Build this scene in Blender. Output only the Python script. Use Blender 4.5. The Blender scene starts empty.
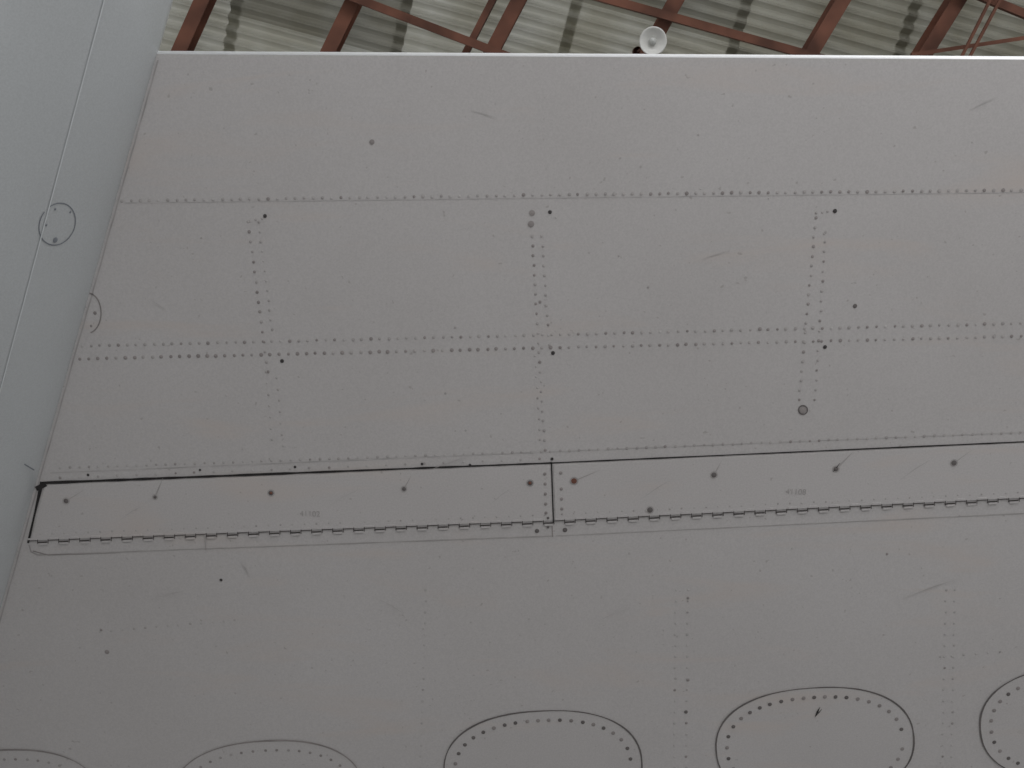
import bpy, math, random
import bmesh
from mathutils import Vector, Matrix
from mathutils.bvhtree import BVHTree
random.seed(7)
sc = bpy.context.scene
sc.view_settings.view_transform = 'Standard'

# ---------------------------------------------------------------- camera
F = 995.0
E = math.radians(76)
CAM = Vector((0, 0, 1.6))
FW = Vector((0, math.cos(E), math.sin(E)))
UP = Vector((0, -math.sin(E), math.cos(E)))
RT = FW.cross(UP)
cd = bpy.data.cameras.new("camera"); cam = bpy.data.objects.new("camera", cd)
sc.collection.objects.link(cam)
cd.sensor_width = 36; cd.lens = F * 36 / 1024; cd.clip_start = 0.02; cd.clip_end = 500
m = Matrix((RT, UP, -FW)).transposed().to_4x4(); m.translation = CAM
cam.matrix_world = m
sc.camera = cam

H = 4.05      # height of the wing underside
RZ = 13.0     # height of the roof
def ray(px, py): return (FW + RT * ((px - 512) / F) + UP * ((384 - py) / F)).normalized()
def onz(px, py, z):
    r = ray(px, py); return CAM + r * ((z - CAM.z) / r.z)
def W(px, py, lift=0.0): return onz(px, py, H - lift)

# ---------------------------------------------------------------- materials
def simple(name, col, rough=.6, metal=0.0, var=.15, scale=20):
    mt = bpy.data.materials.new(name); mt.use_nodes = True
    nt = mt.node_tree; b = nt.nodes["Principled BSDF"]
    tc = nt.nodes.new("ShaderNodeTexCoord"); n = nt.nodes.new("ShaderNodeTexNoise")
    n.inputs["Scale"].default_value = scale; n.inputs["Detail"].default_value = 2
    r = nt.nodes.new("ShaderNodeValToRGB")
    r.color_ramp.elements[0].position = .3; r.color_ramp.elements[1].position = .7
    r.color_ramp.elements[0].color = tuple(c*(1-var) for c in col[:3]) + (1,)
    r.color_ramp.elements[1].color = tuple(min(1, c*(1+var)) for c in col[:3]) + (1,)
    nt.links.new(tc.outputs["Object"], n.inputs["Vector"]); nt.links.new(n.outputs["Fac"], r.inputs["Fac"])
    nt.links.new(r.outputs["Color"], b.inputs["Base Color"])
    b.inputs["Roughness"].default_value = rough; b.inputs["Metallic"].default_value = metal
    return mt

def paint(name, col, rough=.5, coat=0.0, specks=True):
    mt = bpy.data.materials.new(name); mt.use_nodes = True
    nt = mt.node_tree; L = nt.links.new; b = nt.nodes["Principled BSDF"]
    tc = nt.nodes.new("ShaderNodeTexCoord")
    def noise(scale, detail, vec=None, dist=0):
        n = nt.nodes.new("ShaderNodeTexNoise"); n.inputs["Scale"].default_value = scale
        n.inputs["Detail"].default_value = detail; n.inputs["Distortion"].default_value = dist
        L(vec if vec else tc.outputs["Object"], n.inputs["Vector"]); return n.outputs["Fac"]
    def ramp(fac, p0, c0, p1, c1):
        r = nt.nodes.new("ShaderNodeValToRGB"); e = r.color_ramp.elements
        e[0].position = p0; e[1].position = p1; e[0].color = c0; e[1].color = c1
        L(fac, r.inputs["Fac"]); return r.outputs["Color"]
    def mix(kind, fac, a, c):
        x = nt.nodes.new("ShaderNodeMix"); x.data_type = 'RGBA'; x.blend_type = kind
        if isinstance(fac, float): x.inputs[0].default_value = fac
        else: L(fac, x.inputs[0])
        if isinstance(a, tuple): x.inputs[6].default_value = a
        else: L(a, x.inputs[6])
        if isinstance(c, tuple): x.inputs[7].default_value = c
        else: L(c, x.inputs[7])
        return x.outputs[2]
    cl = ramp(noise(1.6, 4), .30, (.955, .95, .945, 1), .70, (1.02, 1.02, 1.02, 1))
    c = mix('MULTIPLY', 1.0, col, cl)
    gr = ramp(noise(230, 1), .3, (.94, .94, .94, 1), .7, (1.04, 1.04, 1.04, 1))
    c = mix('MULTIPLY', 1.0, c, gr)
    if specks:
        mp = nt.nodes.new("ShaderNodeMapping"); mp.inputs["Rotation"].default_value = (0, 0, math.radians(28))
        mp.inputs["Scale"].default_value = (1.2, 7, 1); L(tc.outputs["Object"], mp.inputs["Vector"])
        st = ramp(noise(1.5, 4, mp.outputs["Vector"], .6), .56, (0, 0, 0, 1), .76, (.6, .6, .6, 1))
        c = mix('MIX', st, c, (col[0]*1.06, col[1]*.97, col[2]*.90, 1))
        sp = ramp(noise(70, 1), .74, (0, 0, 0, 1), .80, (.45, .45, .45, 1))
        c = mix('MIX', sp, c, (col[0]*.5, col[1]*.46, col[2]*.44, 1))
    L(c, b.inputs["Base Color"])
    b.inputs["Roughness"].default_value = rough
    b.inputs["Coat Weight"].default_value = coat; b.inputs["Coat Roughness"].default_value = .15
    return mt

M_wing = paint("wing_grey_paint", (.53, .512, .506, 1), .5)
M_edge = simple("wing_edge_painted_highlight", (.97, .98, .99, 1), .35, .1, .02)  # near-white colour paints the bright highlight onto the rounded edge
M_fair = paint("fairing_gloss_paint", (.47, .492, .50, 1), .32, .35, specks=False)
M_panel = paint("panel_grey_paint", (.545, .525, .519, 1), .5)
M_black = simple("gap_black_sealant", (.022, .02, .02, 1), .8)
M_dark = simple("seam_dark_grime", (.145, .132, .128, 1), .8)
M_mid = simple("grime_line_brown", (.295, .27, .262, 1), .8)
M_soft = simple("grime_line_faint", (.40, .378, .37, 1), .8)
M_vsoft = simple("grime_line_very_faint", (.465, .447, .44, 1), .8)
M_rust = simple("screw_rust", (.19, .08, .055, 1), .8)
M_fseam = simple("seam_painted_highlight", (.62, .65, .66, 1), .4, 0, .05)  # paler than the fairing, carries the seam's highlight in its colour
M_fdark = simple("fairing_panel_outline", (.20, .215, .24, 1), .6)
M_beam = simple("roof_beam_red_oxide", (.135, .055, .034, 1), .85, 0, .4, 3)
M_lamp = simple("lamp_enamel_white", (.66, .66, .63, 1), .4, 0, .03)
M_lampin = simple("lamp_glass", (.45, .46, .44, 1), .3, 0, .03)

def roofmat(name, col, tfac):
    mt = bpy.data.materials.new(name); mt.use_nodes = True
    nt = mt.node_tree; L = nt.links.new
    for n in list(nt.nodes):
        if n.type == 'BSDF_PRINCIPLED': nt.nodes.remove(n)
    out = [n for n in nt.nodes if n.type == 'OUTPUT_MATERIAL'][0]
    tc = nt.nodes.new("ShaderNodeTexCoord")
    ns = nt.nodes.new("ShaderNodeTexNoise"); ns.inputs["Scale"].default_value = 1.5; ns.inputs["Detail"].default_value = 4
    L(tc.outputs["Object"], ns.inputs["Vector"])
    rp = nt.nodes.new("ShaderNodeValToRGB"); rp.color_ramp.elements[0].position = .35; rp.color_ramp.elements[1].position = .65
    rp.color_ramp.elements[0].color = (col[0]*.75, col[1]*.73, col[2]*.67, 1); rp.color_ramp.elements[1].color = col
    L(ns.outputs["Fac"], rp.inputs["Fac"])
    tr = nt.nodes.new("ShaderNodeBsdfTranslucent"); df = nt.nodes.new("ShaderNodeBsdfDiffuse")
    L(rp.outputs[0], tr.inputs["Color"]); L(rp.outputs[0], df.inputs["Color"])
    ms = nt.nodes.new("ShaderNodeMixShader"); ms.inputs[0].default_value = 1-tfac
    L(tr.outputs[0], ms.inputs[1]); L(df.outputs[0], ms.inputs[2]); L(ms.outputs[0], out.inputs["Surface"])
    return mt
M_roofs = [roofmat("roof_corrugated_sheet_a", (.39, .385, .335, 1), .5), roofmat("roof_corrugated_sheet_b", (.50, .50, .455, 1), .65),
           roofmat("roof_corrugated_sheet_c", (.32, .316, .275, 1), .40)]
M_floor = simple("floor_concrete", (.46, .455, .45, 1), .7, 0, .15, .6)
M_wall = simple("hangar_wall_paint", (.14, .14, .145, 1), .8, 0, .1, .6)

# ---------------------------------------------------------------- mesh helpers
def mk(name, verts, faces, mat, parent=None, smooth=False):
    me = bpy.data.meshes.new(name); me.from_pydata([tuple(v) for v in verts], [], faces); me.update()
    ob = bpy.data.objects.new(name, me); sc.collection.objects.link(ob)
    if mat: me.materials.append(mat)
    if parent: ob.parent = parent
    if smooth:
        for p in me.polygons: p.use_smooth = True
    return ob
class Acc:
    def __init__(s): s.v = []; s.f = []
    def add(s, v, f):
        o = len(s.v); s.v += [Vector(x) for x in v]; s.f += [tuple(i+o for i in q) for q in f]
    def disc(s, c, r, n=Vector((0, 0, -1)), seg=8, dome=.0006):
        a = n.orthogonal().normalized(); b = n.cross(a)
        v = [c + n*dome] + [c + (a*math.cos(t)+b*math.sin(t))*r for t in [i*2*math.pi/seg for i in range(seg)]]
        s.add(v, [(0, 1+i, 1+(i+1) % seg) for i in range(seg)])
    def ribbon(s, pts, widths, n=Vector((0, 0, -1)), closed=False):
        k = len(pts); v = []
        if not isinstance(widths, (list, tuple)): widths = [widths]*k
        for i, p in enumerate(pts):
            a = pts[(i-1) % k] if (closed or i > 0) else p
            b = pts[(i+1) % k] if (closed or i < k-1) else p
            nn = n[i] if isinstance(n, list) else n
            d = (b-a).normalized().cross(nn) * widths[i] * .5
            v += [p-d, p+d]
        f = [(2*i, 2*i+1, 2*i+3, 2*i+2) for i in range(k-1)]
        if closed: f.append((2*k-2, 2*k-1, 1, 0))
        s.add(v, f)
    def box(s, a, b, w, h, up=Vector((0, 0, 1))):
        d = (b-a).normalized(); x = d.cross(up).normalized()*w/2; y = x.cross(d).normalized()*h/2
        v = [a-x-y, a+x-y, a+x+y, a-x+y, b-x-y, b+x-y, b+x+y, b-x+y]
        s.add(v, [(0,1,2,3), (4,7,6,5), (0,4,5,1), (1,5,6,2), (2,6,7,3), (3,7,4,0)])
    def obj(s, name, mat, parent=None, smooth=False): return mk(name, s.v, s.f, mat, parent, smooth)
PX = (H-CAM.z)/math.sin(E)/F   # metres per photo pixel on the wing, about 2.5 mm

def root(name):
    e = bpy.data.objects.new(name, None); sc.collection.objects.link(e); e.empty_display_size = .2; return e

# ---------------------------------------------------------------- wing body
wing = root("airplane_wing")
e0, e1 = W(150, 50.5), W(1024, 56)
ed = (e1-e0).normalized(); inn = Vector((-ed.y, ed.x, 0))      # inn points into the wing (+y)
if inn.y < 0: inn = -inn
t0, t1 = W(150, 78), W(0, 610)
td = (t1-t0).normalized(); un = Vector((-td.y, td.x, 0))
if un.x > 0: un = -un
skew = td / td.dot(inn)
A = e0 - ed*.10; B = e0 + ed*7.0
R = .008
prof = []   # (distance inward, height above underside)
prof.append((5.0, 0.0))
for d in (3.5, 2, 1, .5, .1): prof.append((d, 0.0))
for i in range(13):
    t = math.radians(-90 - i*15); prof.append((R + R*math.cos(t), R + R*math.sin(t)))
for d in (.5, 1.2, 2.4, 3.6, 5.0): prof.append((d, 2*R + .42*math.sin(min(d, 5)/5*math.pi*.5)))
v = []; nP = len(prof)
for P, dr in ((A, skew), (B, inn)):
    for (d, h) in prof: v.append(P + dr*d + Vector((0, 0, h)))
f = [(i, i+1, nP+i+1, nP+i) for i in range(nP-1)] + [(nP-1, 0, nP, 2*nP-1)]
f += [tuple(range(nP-1, -1, -1)), tuple(range(nP, 2*nP))]
wb = mk("wing_skin", v, f, M_wing, wing)
wb.data.materials.append(M_edge)
for i, p in enumerate(wb.data.polygons):
    if 6 <= i <= 17: p.material_index = 1; p.use_smooth = True

# ---------------------------------------------------------------- root fairing
FP = [(1.6, -1.3), (.9, -.95), (.45, -.6), (.2, -.33), (.09, -.18), (.035, -.08), (.008, -.03), (0, 0), (.001, .02), (.008, .06), (.022, .11), (.04, .165),
      (.058, .222), (.085, .30), (.115, .37), (.16, .45), (.23, .54), (.34, .63), (.5, .70), (.8, .75), (1.6, .78)]
FQ = []
for i in range(len(FP)-1):
    p = [Vector(FP[max(0, min(len(FP)-1, i+k))]) for k in (-1, 0, 1, 2)]
    for s in range(4):
        t = s/4
        q = .5*((2*p[1]) + (-p[0]+p[2])*t + (2*p[0]-5*p[1]+4*p[2]-p[3])*t*t + (-p[0]+3*p[1]-3*p[2]+p[3])*t**3)
        FQ.append((q.x, q.y))
FQ.append(FP[-1])
def FPt(u, w, s): return t0 + td*s + un*u - Vector((0, 0, w))
S = [-3.5 + i*.5 for i in range(17)]
v = []; f = []; k = len(FQ)
for s in S:
    for (u, w) in FQ: v.append(FPt(u, w, s))
for a in range(len(S)-1):
    for b in range(k-1): f.append((a*k+b, a*k+b+1, (a+1)*k+b+1, (a+1)*k+b))
f += [tuple(range(k)), tuple(reversed(range((len(S)-1)*k, len(S)*k)))]
f += [(a*k, (a+1)*k, (a+1)*k+k-1, a*k+k-1) for a in range(len(S)-1)]
fb = mk("root_fairing", v, f, M_fair, wing, True)
bm = bmesh.new(); bm.from_mesh(fb.data); bmesh.ops.recalc_face_normals(bm, faces=bm.faces); bm.to_mesh(fb.data)
bvh = BVHTree.FromBMesh(bm); bm.free()
bm = bmesh.new(); bm.from_mesh(wb.data); bmesh.ops.recalc_face_normals(bm, faces=bm.faces); bm.to_mesh(wb.data); bm.free()
def onf(px, py, lift=.001):
    r = ray(px, py); loc, no, i, d = bvh.ray_cast(CAM, r)
    if loc is None or loc.z > H: return None, None
    if no.dot(r) > 0: no = -no
    return loc + no*lift, no
ac = Acc()
nn = (un*-.95 + Vector((0, 0, -.3))).normalized()
ac.ribbon([FPt(.0575, .222, s) - un*.0012 for s in S], .004, nn); ac.obj("fairing_seam_highlight", M_fseam, wing)  # pale ribbon, painted highlight along the seam
ac = Acc()
def fcurve(ptsn, w, a):
    P = []; N = []
    for (x, y) in ptsn:
        p, n = onf(x, y)
        if p: P.append(p); N.append(n)
    if len(P) > 1: a.ribbon(P, w, N)
fcurve([(57+18*math.cos(t)-3*math.sin(t), 224+21*math.sin(t)) for t in [i*math.pi/20-2.2 for i in range(39)]], .0026, ac)
fcurve([(24, 464), (34, 470), (40, 480)], .003, ac)
for (x, y, r) in [(55, 240, 2.8), (55, 209, 1.2), (70, 212, 1.2), (46, 225, 1.2)]:
    p, n = onf(x, y, .0012)
    if p: ac.disc(p, r*PX, n)
ac.obj("fairing_panel_outlines", M_fdark, wing)
ac = Acc()
ac.ribbon([W(152 - (y-78)*.282 + 1.0 + random.uniform(-.3, .3), y, .0009) for y in range(60, 640, 12)], 1.5*PX)
ac.obj("root_sealant_line", M_soft, wing)
ac = Acc()   # half-round cover at the root
ac.ribbon([W(88+13*math.cos(t), 313+20*math.sin(t), .0009) for t in [i*math.pi/20-1.45 for i in range(19)]], 1.3*PX)
ac.disc(W(95, 313, .0009), 1.8*PX); ac.disc(W(91, 326, .0009), 1.3*PX)
ac.obj("half_round_cover_outline", M_mid, wing)

# ---------------------------------------------------------------- rivets
dark, mid, soft, vs, blk = Acc(), Acc(), Acc(), Acc(), Acc()
def dot(a, x, y, r, lift=.0007): a.disc(W(x, y, lift), r*PX)
def row(p0, p1, sp, r, accs, wts, jit=.5, lift=.0007):
    Lg = math.hypot(p1[0]-p0[0], p1[1]-p0[1]); n = int(Lg/sp)
    for i in range(n+1):
        t = i/n
        x = p0[0]+(p1[0]-p0[0])*t + random.uniform(-jit, jit); y = p0[1]+(p1[1]-p0[1])*t + random.uniform(-jit, jit)*.6
        a = random.choices(accs, wts)[0]
        dot(a, x, y, r*random.uniform(.85, 1.2), lift)
row((122, 201), (560, 194.5), 9, 1.6, [mid, soft, vs], [1, 6, 2]); row((560, 194.5), (1030, 190), 9, 1.7, [mid, soft], [3, 6])
row((82, 346), (1030, 323), 9, 1.6, [mid, soft, vs], [2, 6, 2])
row((80, 359), (560, 347.5), 9, 1.8, [mid, soft], [8, 3]); row((560, 347.5), (1030, 336), 9, 1.6, [mid, soft], [3, 5])
row((60, 468), (560, 451), 9.5, 1.4, [mid, soft, vs], [1, 5, 3]); row((560, 451), (1030, 432), 9.5, 1.5, [mid, soft], [1, 6])
row((60, 478), (540, 459), 19, 1.3, [mid, soft, vs], [1, 4, 4])
row((248, 222), (268, 372), 9.5, 1.5, [mid, soft], [3, 5]); row((259, 222), (272, 330), 9.5, 1.3, [soft, vs], [5, 4])
row((277, 378), (283, 446), 10, 1.3, [soft, vs], [3, 5]); row((266, 372), (272, 440), 11, 1.2, [vs, soft], [6, 2])
row((532, 236), (545, 450), 9.5, 1.5, [mid, soft], [3, 5]); row((542, 236), (549, 345), 9.5, 1.4, [mid, soft, vs], [1, 5, 2])
row((535, 356), (540, 440), 10, 1.2, [soft, vs], [3, 5])
row((816, 218), (799, 400), 9.5, 1.5, [mid, soft], [3, 5]); row((826, 232), (815, 400), 9.5, 1.4, [mid, soft], [2, 5])
row((816, 213), (834, 211), 6, 1.2, [soft], [1])
row((250, 221), (262, 219), 6, 1.2, [soft], [1])
row((100, 632), (235, 620), 11, 1.3, [soft, vs], [1, 5])
for (xa, xb, w) in ((688, 686, 1), (676, 674, 0), (955, 951, 1), (946, 942, 0), (426, 420, 0)):
    row((xa, 590), (xb, 790), 11, 1.4, [mid, soft, vs], [.2, 2*w+.3, 7])
row((940, 657), (1000, 652), 11, 1.3, [soft, vs], [1, 2])
for (x, y, r) in [(265, 216, 1.9), (550, 212, 1.9), (835, 211, 2.1), (282, 361, 2.0), (553, 353, 2.1), (825, 347, 2.0), (221, 580, 1.7),
                  (88, 475, 1.5), (200, 470, 1.3), (295, 467, 1.5), (422, 464, 1.5), (470, 465, 1.5), (552, 459, 1.7)]:
    dot(blk, x, y, r, .0012)
for (x, y, r) in [(855, 306, 2.2), (532, 213, 3), (531, 224, 3.2), (686, 712, 2.15), (537, 531, 2.4), (565, 530, 2.6)]:
    dot(dark if 2.1 < r < 3 else mid, x, y, r, .001)
for (x, y, r) in [(372, 142, 2.5), (107, 652, 2.6), (887, 554, 1.5), (101, 630, 1.6), (688, 680, 1.9), (688, 598, 1.6), (760, 329, 2), (540, 302, 1.6)]:
    dot(mid, x, y, r, .001)
for i in range(30):
    dot(random.choice([soft, vs, vs]), random.uniform(180, 1010), random.uniform(70, 600), random.uniform(.7, 1.3))
ring = Acc()
ring.ribbon([W(803+4.4*math.cos(t), 410+4.4*math.sin(t), .0012) for t in [i*math.pi/10 for i in range(20)]], 1.4*PX, closed=True)
dot(mid, 803, 410, 3.6, .001)

# ---------------------------------------------------------------- hinged access panels
def lerp(a, b, t): return (a[0]+(b[0]-a[0])*t, a[1]+(b[1]-a[1])*t)
TL, TM, TR = (42, 483), (551, 463), (1400, 425)
BL, BM, BR = (27, 542), (554, 522), (1400, 481)
def slab(name, quad, mat, th=.002, base=0.0):
    lo = [W(x, y, base) + Vector((0, 0, .004)) for x, y in quad]; hi = [W(x, y, base+th) for x, y in quad]
    o = mk(name, lo+hi, [(3,2,1,0), (4,5,6,7), (0,1,5,4), (1,2,6,5), (2,3,7,6), (3,0,4,7)], mat, wing)
    bm = bmesh.new(); bm.from_mesh(o.data); bmesh.ops.recalc_face_normals(bm, faces=bm.faces); bm.to_mesh(o.data); bm.free()
    return o
slab("access_panel_inboard", [(45, 485), (550, 465), (552.5, 520.5), (31, 540.5)], M_panel)
slab("access_panel_outboard", [(553.5, 465), (1400, 427), (1400, 479.5), (555.5, 520.5)], M_panel)
g = Acc()
N = 40
pts = [W(*lerp(TL, TM, i/N), .0022) for i in range(N+1)]
g.ribbon(pts, [(2.9 - 1.2*(i/N) + random.uniform(-.5, .5))*PX for i in range(N+1)])
pts = [W(*lerp(TM, TR, i/60), .0022) for i in range(61)]
g.ribbon(pts, [(1.4 + random.uniform(-.3, .3))*PX for i in range(61)])
g.ribbon([W(*lerp((42, 482), (28, 543), i/6), .0022) for i in range(7)], [x*PX for x in (4, 3.5, 2.6, 2, 2, 2.4, 2.2)])
g.ribbon([W(551.5, 462, .0024), W(553.5, 523, .0024)], 1.3*PX)
g.ribbon([W(36, 489, .0024), W(46, 484, .0024)], 5*PX)
g.obj("panel_gaps", M_black, wing)
g = Acc()
def hinge(a, b, sp):
    Lg = math.hypot(b[0]-a[0], b[1]-a[1]); n = int(Lg/sp)
    for i in range(n):
        p = lerp(a, b, i/n); q = lerp(a, b, (i+1)/n); o = .9 if i % 2 else -.9
        g.ribbon([W(p[0]+.4, p[1]+o, .0026), W(q[0]-.8, q[1]+o, .0026)], (1.6 if i % 2 else .8)*PX)
        g.ribbon([W(q[0], q[1]-2.0, .0026), W(q[0], q[1]+2.2, .0026)], .8*PX)
hinge(BL, BM, 10.5); hinge(BM, BR, 10.5)
g.obj("hinge_slots", simple("hinge_slot_dark", (.07, .062, .06, 1), .8), wing)
kn = Acc()
def knuck(a, b, sp):
    Lg = math.hypot(b[0]-a[0], b[1]-a[1]); n = int(Lg/sp)
    for i in range(n):
        p = lerp(a, b, (i+.1)/n); q = lerp(a, b, (i+.9)/n)
        kn.box(W(p[0], p[1]+(2.6 if i % 2 else -2.8), .0016), W(q[0], q[1]+(2.6 if i % 2 else -2.8), .0016), 2.0*PX, .002)
knuck(BL, BM, 10.5); knuck(BM, BR, 10.5)
kn.obj("piano_hinge_knuckles", M_panel, wing)
row((40, 534), (545, 515), 12, 1.0, [soft, vs], [1, 3], .3, .0028); row((562, 514), (1030, 492), 12, 1.0, [soft, vs], [1, 3], .3, .0028)
lf = Acc()
lf.ribbon([W(x, y, .0008) for x, y in ((29, 545), (31, 552), (38, 555))], 1.6*PX)
lf.ribbon([W(*lerp((38, 555), (554, 536), i/30), .0008) for i in range(31)], [random.uniform(.6, 1.4)*PX for _ in range(31)])
lf.ribbon([W(*lerp((556, 536), (1200, 505), i/30), .0008) for i in range(31)], [random.uniform(.5, 1.1)*PX for _ in range(31)])
lf.obj("hinge_leaf_edge", M_soft, wing)
lf = Acc()
lf.ribbon([W(*lerp((125, 203), (1100, 191.5), i/30), .0005) for i in range(31)], .8*PX)
lf.ribbon([W(*lerp((50, 473), (545, 452), i/30), .0005) for i in range(31)], 1.2*PX)
lf.ribbon([W(*lerp((545, 452), (1100, 429), i/30), .0005) for i in range(31)], 1.0*PX)
lf.obj("skin_lap_lines", M_vsoft, wing)
ml = Acc()
ml.ribbon([W(33, 551, .0009), W(48, 555, .0009), W(120, 553, .0009)], [1.2*PX, 1.1*PX, .2*PX])
ml.ribbon([W(552, 523, .0009), W(552.5, 537, .0009)], 1.2*PX)
ml.obj("hinge_corner_marks", M_mid, wing)
scr, scr2 = Acc(), Acc()
for (x, y, r) in [(66, 501, 2.6), (155, 497, 1.8), (271, 493, 2.7), (404, 489, 2.2), (530, 483, 2.8), (714, 475, 2.8), (836, 469, 2.6), (954, 463, 2.8), (650, 510, 3.0)]:
    scr.disc(W(x, y, .003), r*PX, seg=10, dome=.001)
    scr2.disc(W(x, y, .0026), (r+1.3)*PX, seg=12, dome=.0002)
scr.obj("panel_screws", M_dark, wing)
rs = Acc(); rs.disc(W(574, 481, .003), 3.0*PX, seg=10); rs.disc(W(530, 483, .0045), 1.6*PX, seg=10); rs.disc(W(271, 493, .0045), 1.5*PX)
rs.obj("rusty_screws", M_rust, wing)
scr2.disc(W(574, 481, .0026), 4.6*PX, seg=12, dome=.0002); scr2.obj("screw_grime_halos", M_soft, wing)
for (x, ys) in ((545, (474, 484, 494, 504, 513)), (561, (473, 489, 499, 509))):
    for y in ys: dot(mid, x + (y-480)*.03, y, 1.8, .003)
for y in (520, 529): dot(dark, 548, y-2, 1.5, .003)
sk = Acc()
for (a, b, w) in [((836, 469), (853, 452), 2.0), ((155, 497), (163, 478), 1.6), ((714, 475), (722, 460), 1.2), ((574, 481), (600, 470), 1.0),
                  ((205, 533), (206, 553), 1.6), ((954, 463), (972, 450), .8), ((404, 489), (411, 476), 1), ((66, 501), (84, 490), .8)]:
    sk.ribbon([W(*a, .0025), W(*lerp(a, b, .5), .0025), W(*b, .0025)], [w*PX, w*.8*PX, .2*PX])
sk.obj("grime_streaks", M_soft, wing)
# long faint wipe marks in the paint
sk = Acc()
for (x, y, dx, dy, w) in [(430, 470, 40, -14, 1), (640, 500, 34, -22, .8), (330, 505, 30, -16, .8), (900, 480, 30, -20, .9), (240, 560, 10, 18, 1), (120, 520, 22, -14, .9), (490, 505, 20, -16, .9),
                          (470, 110, 26, 8, .7), (150, 300, 18, 12, .7), (700, 260, 30, -9, .7), (970, 110, 25, -12, .9), (900, 600, 60, -22, .9), (380, 600, 24, 14, .7), (600, 620, 30, -12, .7), (150, 600, 34, -9, .7)]:
    sk.ribbon([W(x, y, .0024), W(x+dx*.5, y+dy*.5-1, .0024), W(x+dx, y+dy, .0024)], [.2*PX, w*PX, .2*PX])
sk.obj("wipe_marks", M_vsoft, wing)
sk = Acc()
for (a, b, w) in [((815, 717), (820, 707), 2.2), ((822, 709), (816, 716), 1.0), ((833, 472), (840, 463), 1.0)]:
    sk.ribbon([W(*a, .0034), W(*lerp(a, b, .5), .0034), W(*b, .0034)], [.3*PX, w*PX, .3*PX])
sk.obj("scratch_marks", M_black, wing)

# ---------------------------------------------------------------- oval tank hatches
out_a, out_b = Acc(), Acc()
ovals = [(543, 768, 99, 57, -3), (815, 744, 99, 56, -4), (1079, 722, 99, 57, -5), (268, 796, 96, 55, -3), (6, 806, 96, 56, -2), (1340, 700, 99, 57, -5)]
def oval(cx, cy, a, b, tilt, n):
    P = []
    for i in range(n):
        t = 2*math.pi*i/n; c, s = math.cos(t), math.sin(t)
        x = a*math.copysign(abs(c)**.86, c); y = b*math.copysign(abs(s)**.86, s)
        q = math.radians(tilt); P.append((cx+x*math.cos(q)-y*math.sin(q), cy+x*math.sin(q)+y*math.cos(q)))
    return P
for j, (cx, cy, a, b, tl) in enumerate(ovals):
    P = oval(cx, cy, a, b, tl, 72)
    ww = [(1.6 + .5*math.sin(i*.3+j) + random.uniform(-.25, .25))*PX for i in range(72)]
    (out_a if j in (0, 1, 2, 5) else out_b).ribbon([W(x, y, .0022) for x, y in P], ww, closed=True)
    lo = [W(x, y, -.003) for x, y in P]; hi = [W(x, y, .0016) for x, y in P]
    mk("tank_hatch_%d" % (j+1), lo+hi, [tuple(range(72, 144))] + [(i, (i+1) % 72, 72+(i+1) % 72, 72+i) for i in range(72)], M_wing, wing)
    Q = oval(cx, cy, a-11, b-9.5, tl, 400); acc = 0
    for i in range(400):
        p, q = Q[i], Q[(i+1) % 400]; acc += math.hypot(q[0]-p[0], q[1]-p[1])
        if acc > 10.5:
            acc = 0
            if j in (3, 4): dot(random.choice([mid, soft]), q[0], q[1], 1.7, .0022)
            else: dot(random.choices([dark, mid], [4, 3])[0], q[0], q[1], 2.3, .0022)
out_a.obj("hatch_seams_dark", M_dark, wing); out_b.obj("hatch_seams_faint", M_mid, wing)
ring.obj("inspection_plug_ring", M_dark, wing)
blk.obj("drain_holes", simple("drain_hole_dark", (.055, .05, .05, 1), .8), wing); dark.obj("rivets_dark", M_dark, wing); mid.obj("rivets_grimy", M_mid, wing)
soft.obj("rivets_faint", M_soft, wing); vs.obj("rivets_painted", M_vsoft, wing)

for (x, y, s) in ((310, 514, "41102"), (796, 492, "41108")):
    c = bpy.data.curves.new("stencil", 'FONT'); c.body = s; c.size = 8.5*PX; c.align_x = 'CENTER'; c.align_y = 'CENTER'
    o = bpy.data.objects.new("panel_stencil", c); sc.collection.objects.link(o)
    o.location = W(x, y, .0028); o.rotation_euler = (math.pi, 0, math.radians(2)); c.materials.append(M_soft); o.parent = wing

# ---------------------------------------------------------------- roof
c0 = onz(600, 25, RZ)
pa, pb = onz(518, 0, RZ), onz(492, 50, RZ)
pd = (pb-pa).normalized()                 # purlin direction
sa, sb = onz(610, 0, RZ), onz(790, 50, RZ)
rd = (sb-sa).normalized()                 # direction of the sheet ridges and chords
rn = Vector((-rd.y, rd.x, 0)); rn = rn if rn.dot(pd) > 0 else -rn
pitch = .135; ext = 11.0
cols = [-11, -9.2, -7.4, -5.6, -3.9, -2.1, -.3, 1.5, 3.3, 5.1, 6.9, 8.7, 11]
roofv = []; rooff = []; roofm = []
rr = random.Random(3)
for ci in range(len(cols)-1):
    qa, qb = cols[ci]-.06, cols[ci+1]+.06; dz = .012*(ci % 2)
    per = int(1.0/pitch); n = int(2*ext/pitch)
    matrow = 0
    for w in range(n):
        if w % (per+1) == 0: matrow = rr.choice([0, 0, 1, 1, 2])
        for s in range(6):
            ss = [-ext + (w + s/6)*pitch, -ext + (w + (s+1)/6)*pitch]; o = len(roofv)
            for sv in ss:
                zz = RZ + .18 + dz + .040*math.sin(2*math.pi*sv/pitch)
                for q in (qa, qb):
                    p = c0 + rn*sv + rd*q; roofv.append((p.x, p.y, zz))
            rooff.append((o, o+1, o+3, o+2)); roofm.append(matrow)
ce = mk("ceiling", roofv, rooff, None)
for mm in M_roofs: ce.data.materials.append(mm)
for p, mi in zip(ce.data.polygons, roofm): p.material_index = mi
truss = root("roof_truss")
ac = Acc()
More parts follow.
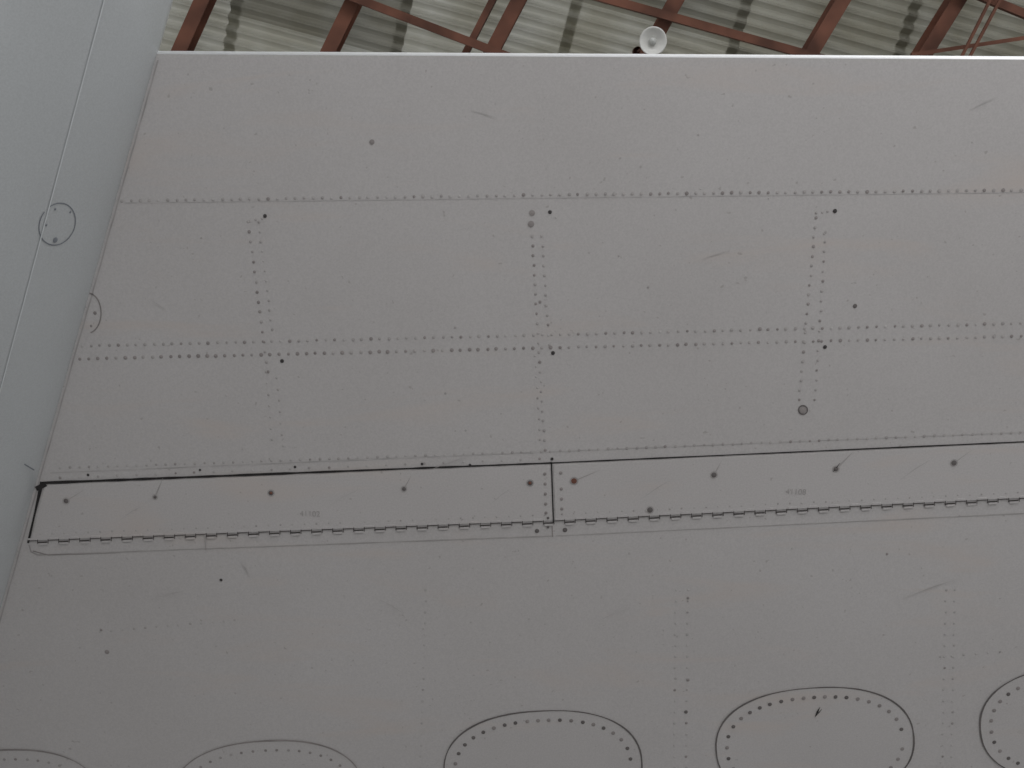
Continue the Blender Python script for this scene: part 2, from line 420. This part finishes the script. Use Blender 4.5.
def ibeam(a, b, w, h):
    z = Vector((0, 0, 1))
    ac.box(a - z*h/2, b - z*h/2, w, .014); ac.box(a + z*h/2, b + z*h/2, w, .014); ac.box(a, b, .012, h)
for px in (-120, 40, 194, 343, 506, 662, 826, 940, 1100):
    c = onz(px, 25, RZ); ibeam(c - pd*10.5, c + pd*10.5, .15, .22)
c = onz(480, 25, RZ); ac.box(c - pd*10.5 , c + pd*10.5, .07, .16)
ac.obj("purlins", M_beam, truss)
ac = Acc()
for (p, q, w, dz, e1_, e2_) in [((360, 0), (470, 42), .085, .2, 6, 6), ((610, 0), (790, 50), .085, .2, 6, 6), ((985, -2), (1024, 14), .08, .2, 1, 6), ((930, 52), (1024, 38), .04, .2, .2, 5)]:
    a, b = onz(*p, RZ-dz), onz(*q, RZ-dz); d = (b-a).normalized()
    ac.box(a - d*e1_, b + d*e2_, w, w)
ac.obj("rafter_chords", M_beam, truss)
ac = Acc()
for (p, q) in [((960, 60), (990, 0)), ((968, 60), (1000, 0))]:
    a, b = onz(*p, RZ-.3), onz(*q, RZ-.3); d = (b-a).normalized(); ac.box(a-d*4, b+d*4, .028, .028)
ac.obj("conduits", M_beam, truss)

# ---------------------------------------------------------------- pendant lamp
lamp = root("pendant_lamp")
LZ = RZ - 1.3
lc = onz(653, 41, LZ)
def lathe(name, pr, mat, c, seg=32):
    v = []; f = []
    for (r, z) in pr:
        for i in range(seg):
            t = 2*math.pi*i/seg; v.append(c + Vector((r*math.cos(t), r*math.sin(t), z)))
    for a in range(len(pr)-1):
        for i in range(seg):
            f.append((a*seg+i, a*seg+(i+1) % seg, (a+1)*seg+(i+1) % seg, (a+1)*seg+i))
    return mk(name, v, f, mat, lamp, True)
lathe("reflector", [(.02, .15), (.05, .145), (.085, .10), (.115, .04), (.130, 0), (.134, -.006), (.120, 0), (.10, .02), (.07, .04), (.03, .05), (.001, .05)], M_lamp, lc)
lathe("bulb", [(.001, -.0), (.02, .004), (.033, .015), (.038, .03), (.03, .05), (.015, .06)], M_lampin, lc)
lathe("stem", [(.012, .14), (.012, 1.3), (.012, 1.3)], M_beam, lc, 10)
lathe("canopy", [(.05, 1.19), (.05, 1.3), (.001, 1.3)], M_beam, lc, 16)

# ---------------------------------------------------------------- floor and far wall
g = 16
mk("floor", [(-g, -g, 0), (g, -g, 0), (g, g, 0), (-g, g, 0)], [(0, 1, 2, 3)], M_floor)
mk("wall_back", [(-g, g, 0), (g, g, 0), (g, g, 13.5), (-g, g, 13.5)], [(3, 2, 1, 0)], M_wall)

# ---------------------------------------------------------------- light
w = bpy.data.worlds.new("world"); sc.world = w; w.use_nodes = True
bg = w.node_tree.nodes["Background"]; bg.inputs["Color"].default_value = (.98, .985, 1, 1); bg.inputs["Strength"].default_value = .68
def area(name, loc, tgt, sx, sy, e, col):
    l = bpy.data.lights.new(name, 'AREA'); l.shape = 'RECTANGLE'; l.size = sx; l.size_y = sy; l.energy = e; l.color = col
    o = bpy.data.objects.new(name, l); sc.collection.objects.link(o); o.location = loc
    o.rotation_euler = (Vector(tgt)-Vector(loc)).to_track_quat('-Z', 'Y').to_euler()
area("hangar_door_daylight", (3, -13, 3.2), (0, 0, 3.4), 14, 6, 850, (.98, .985, 1))
area("hangar_side_daylight", (14, -3, 3.5), (0, 0, 3.6), 12, 5, 120, (1, .98, .96))
area("falloff_fill_light", (1.4, -3.6, 1.2), (.5, -.2, 4.05), 2.5, 1.2, 80, (.98, .985, 1))  # unseen fill light, added so the wing underside falls off in brightness
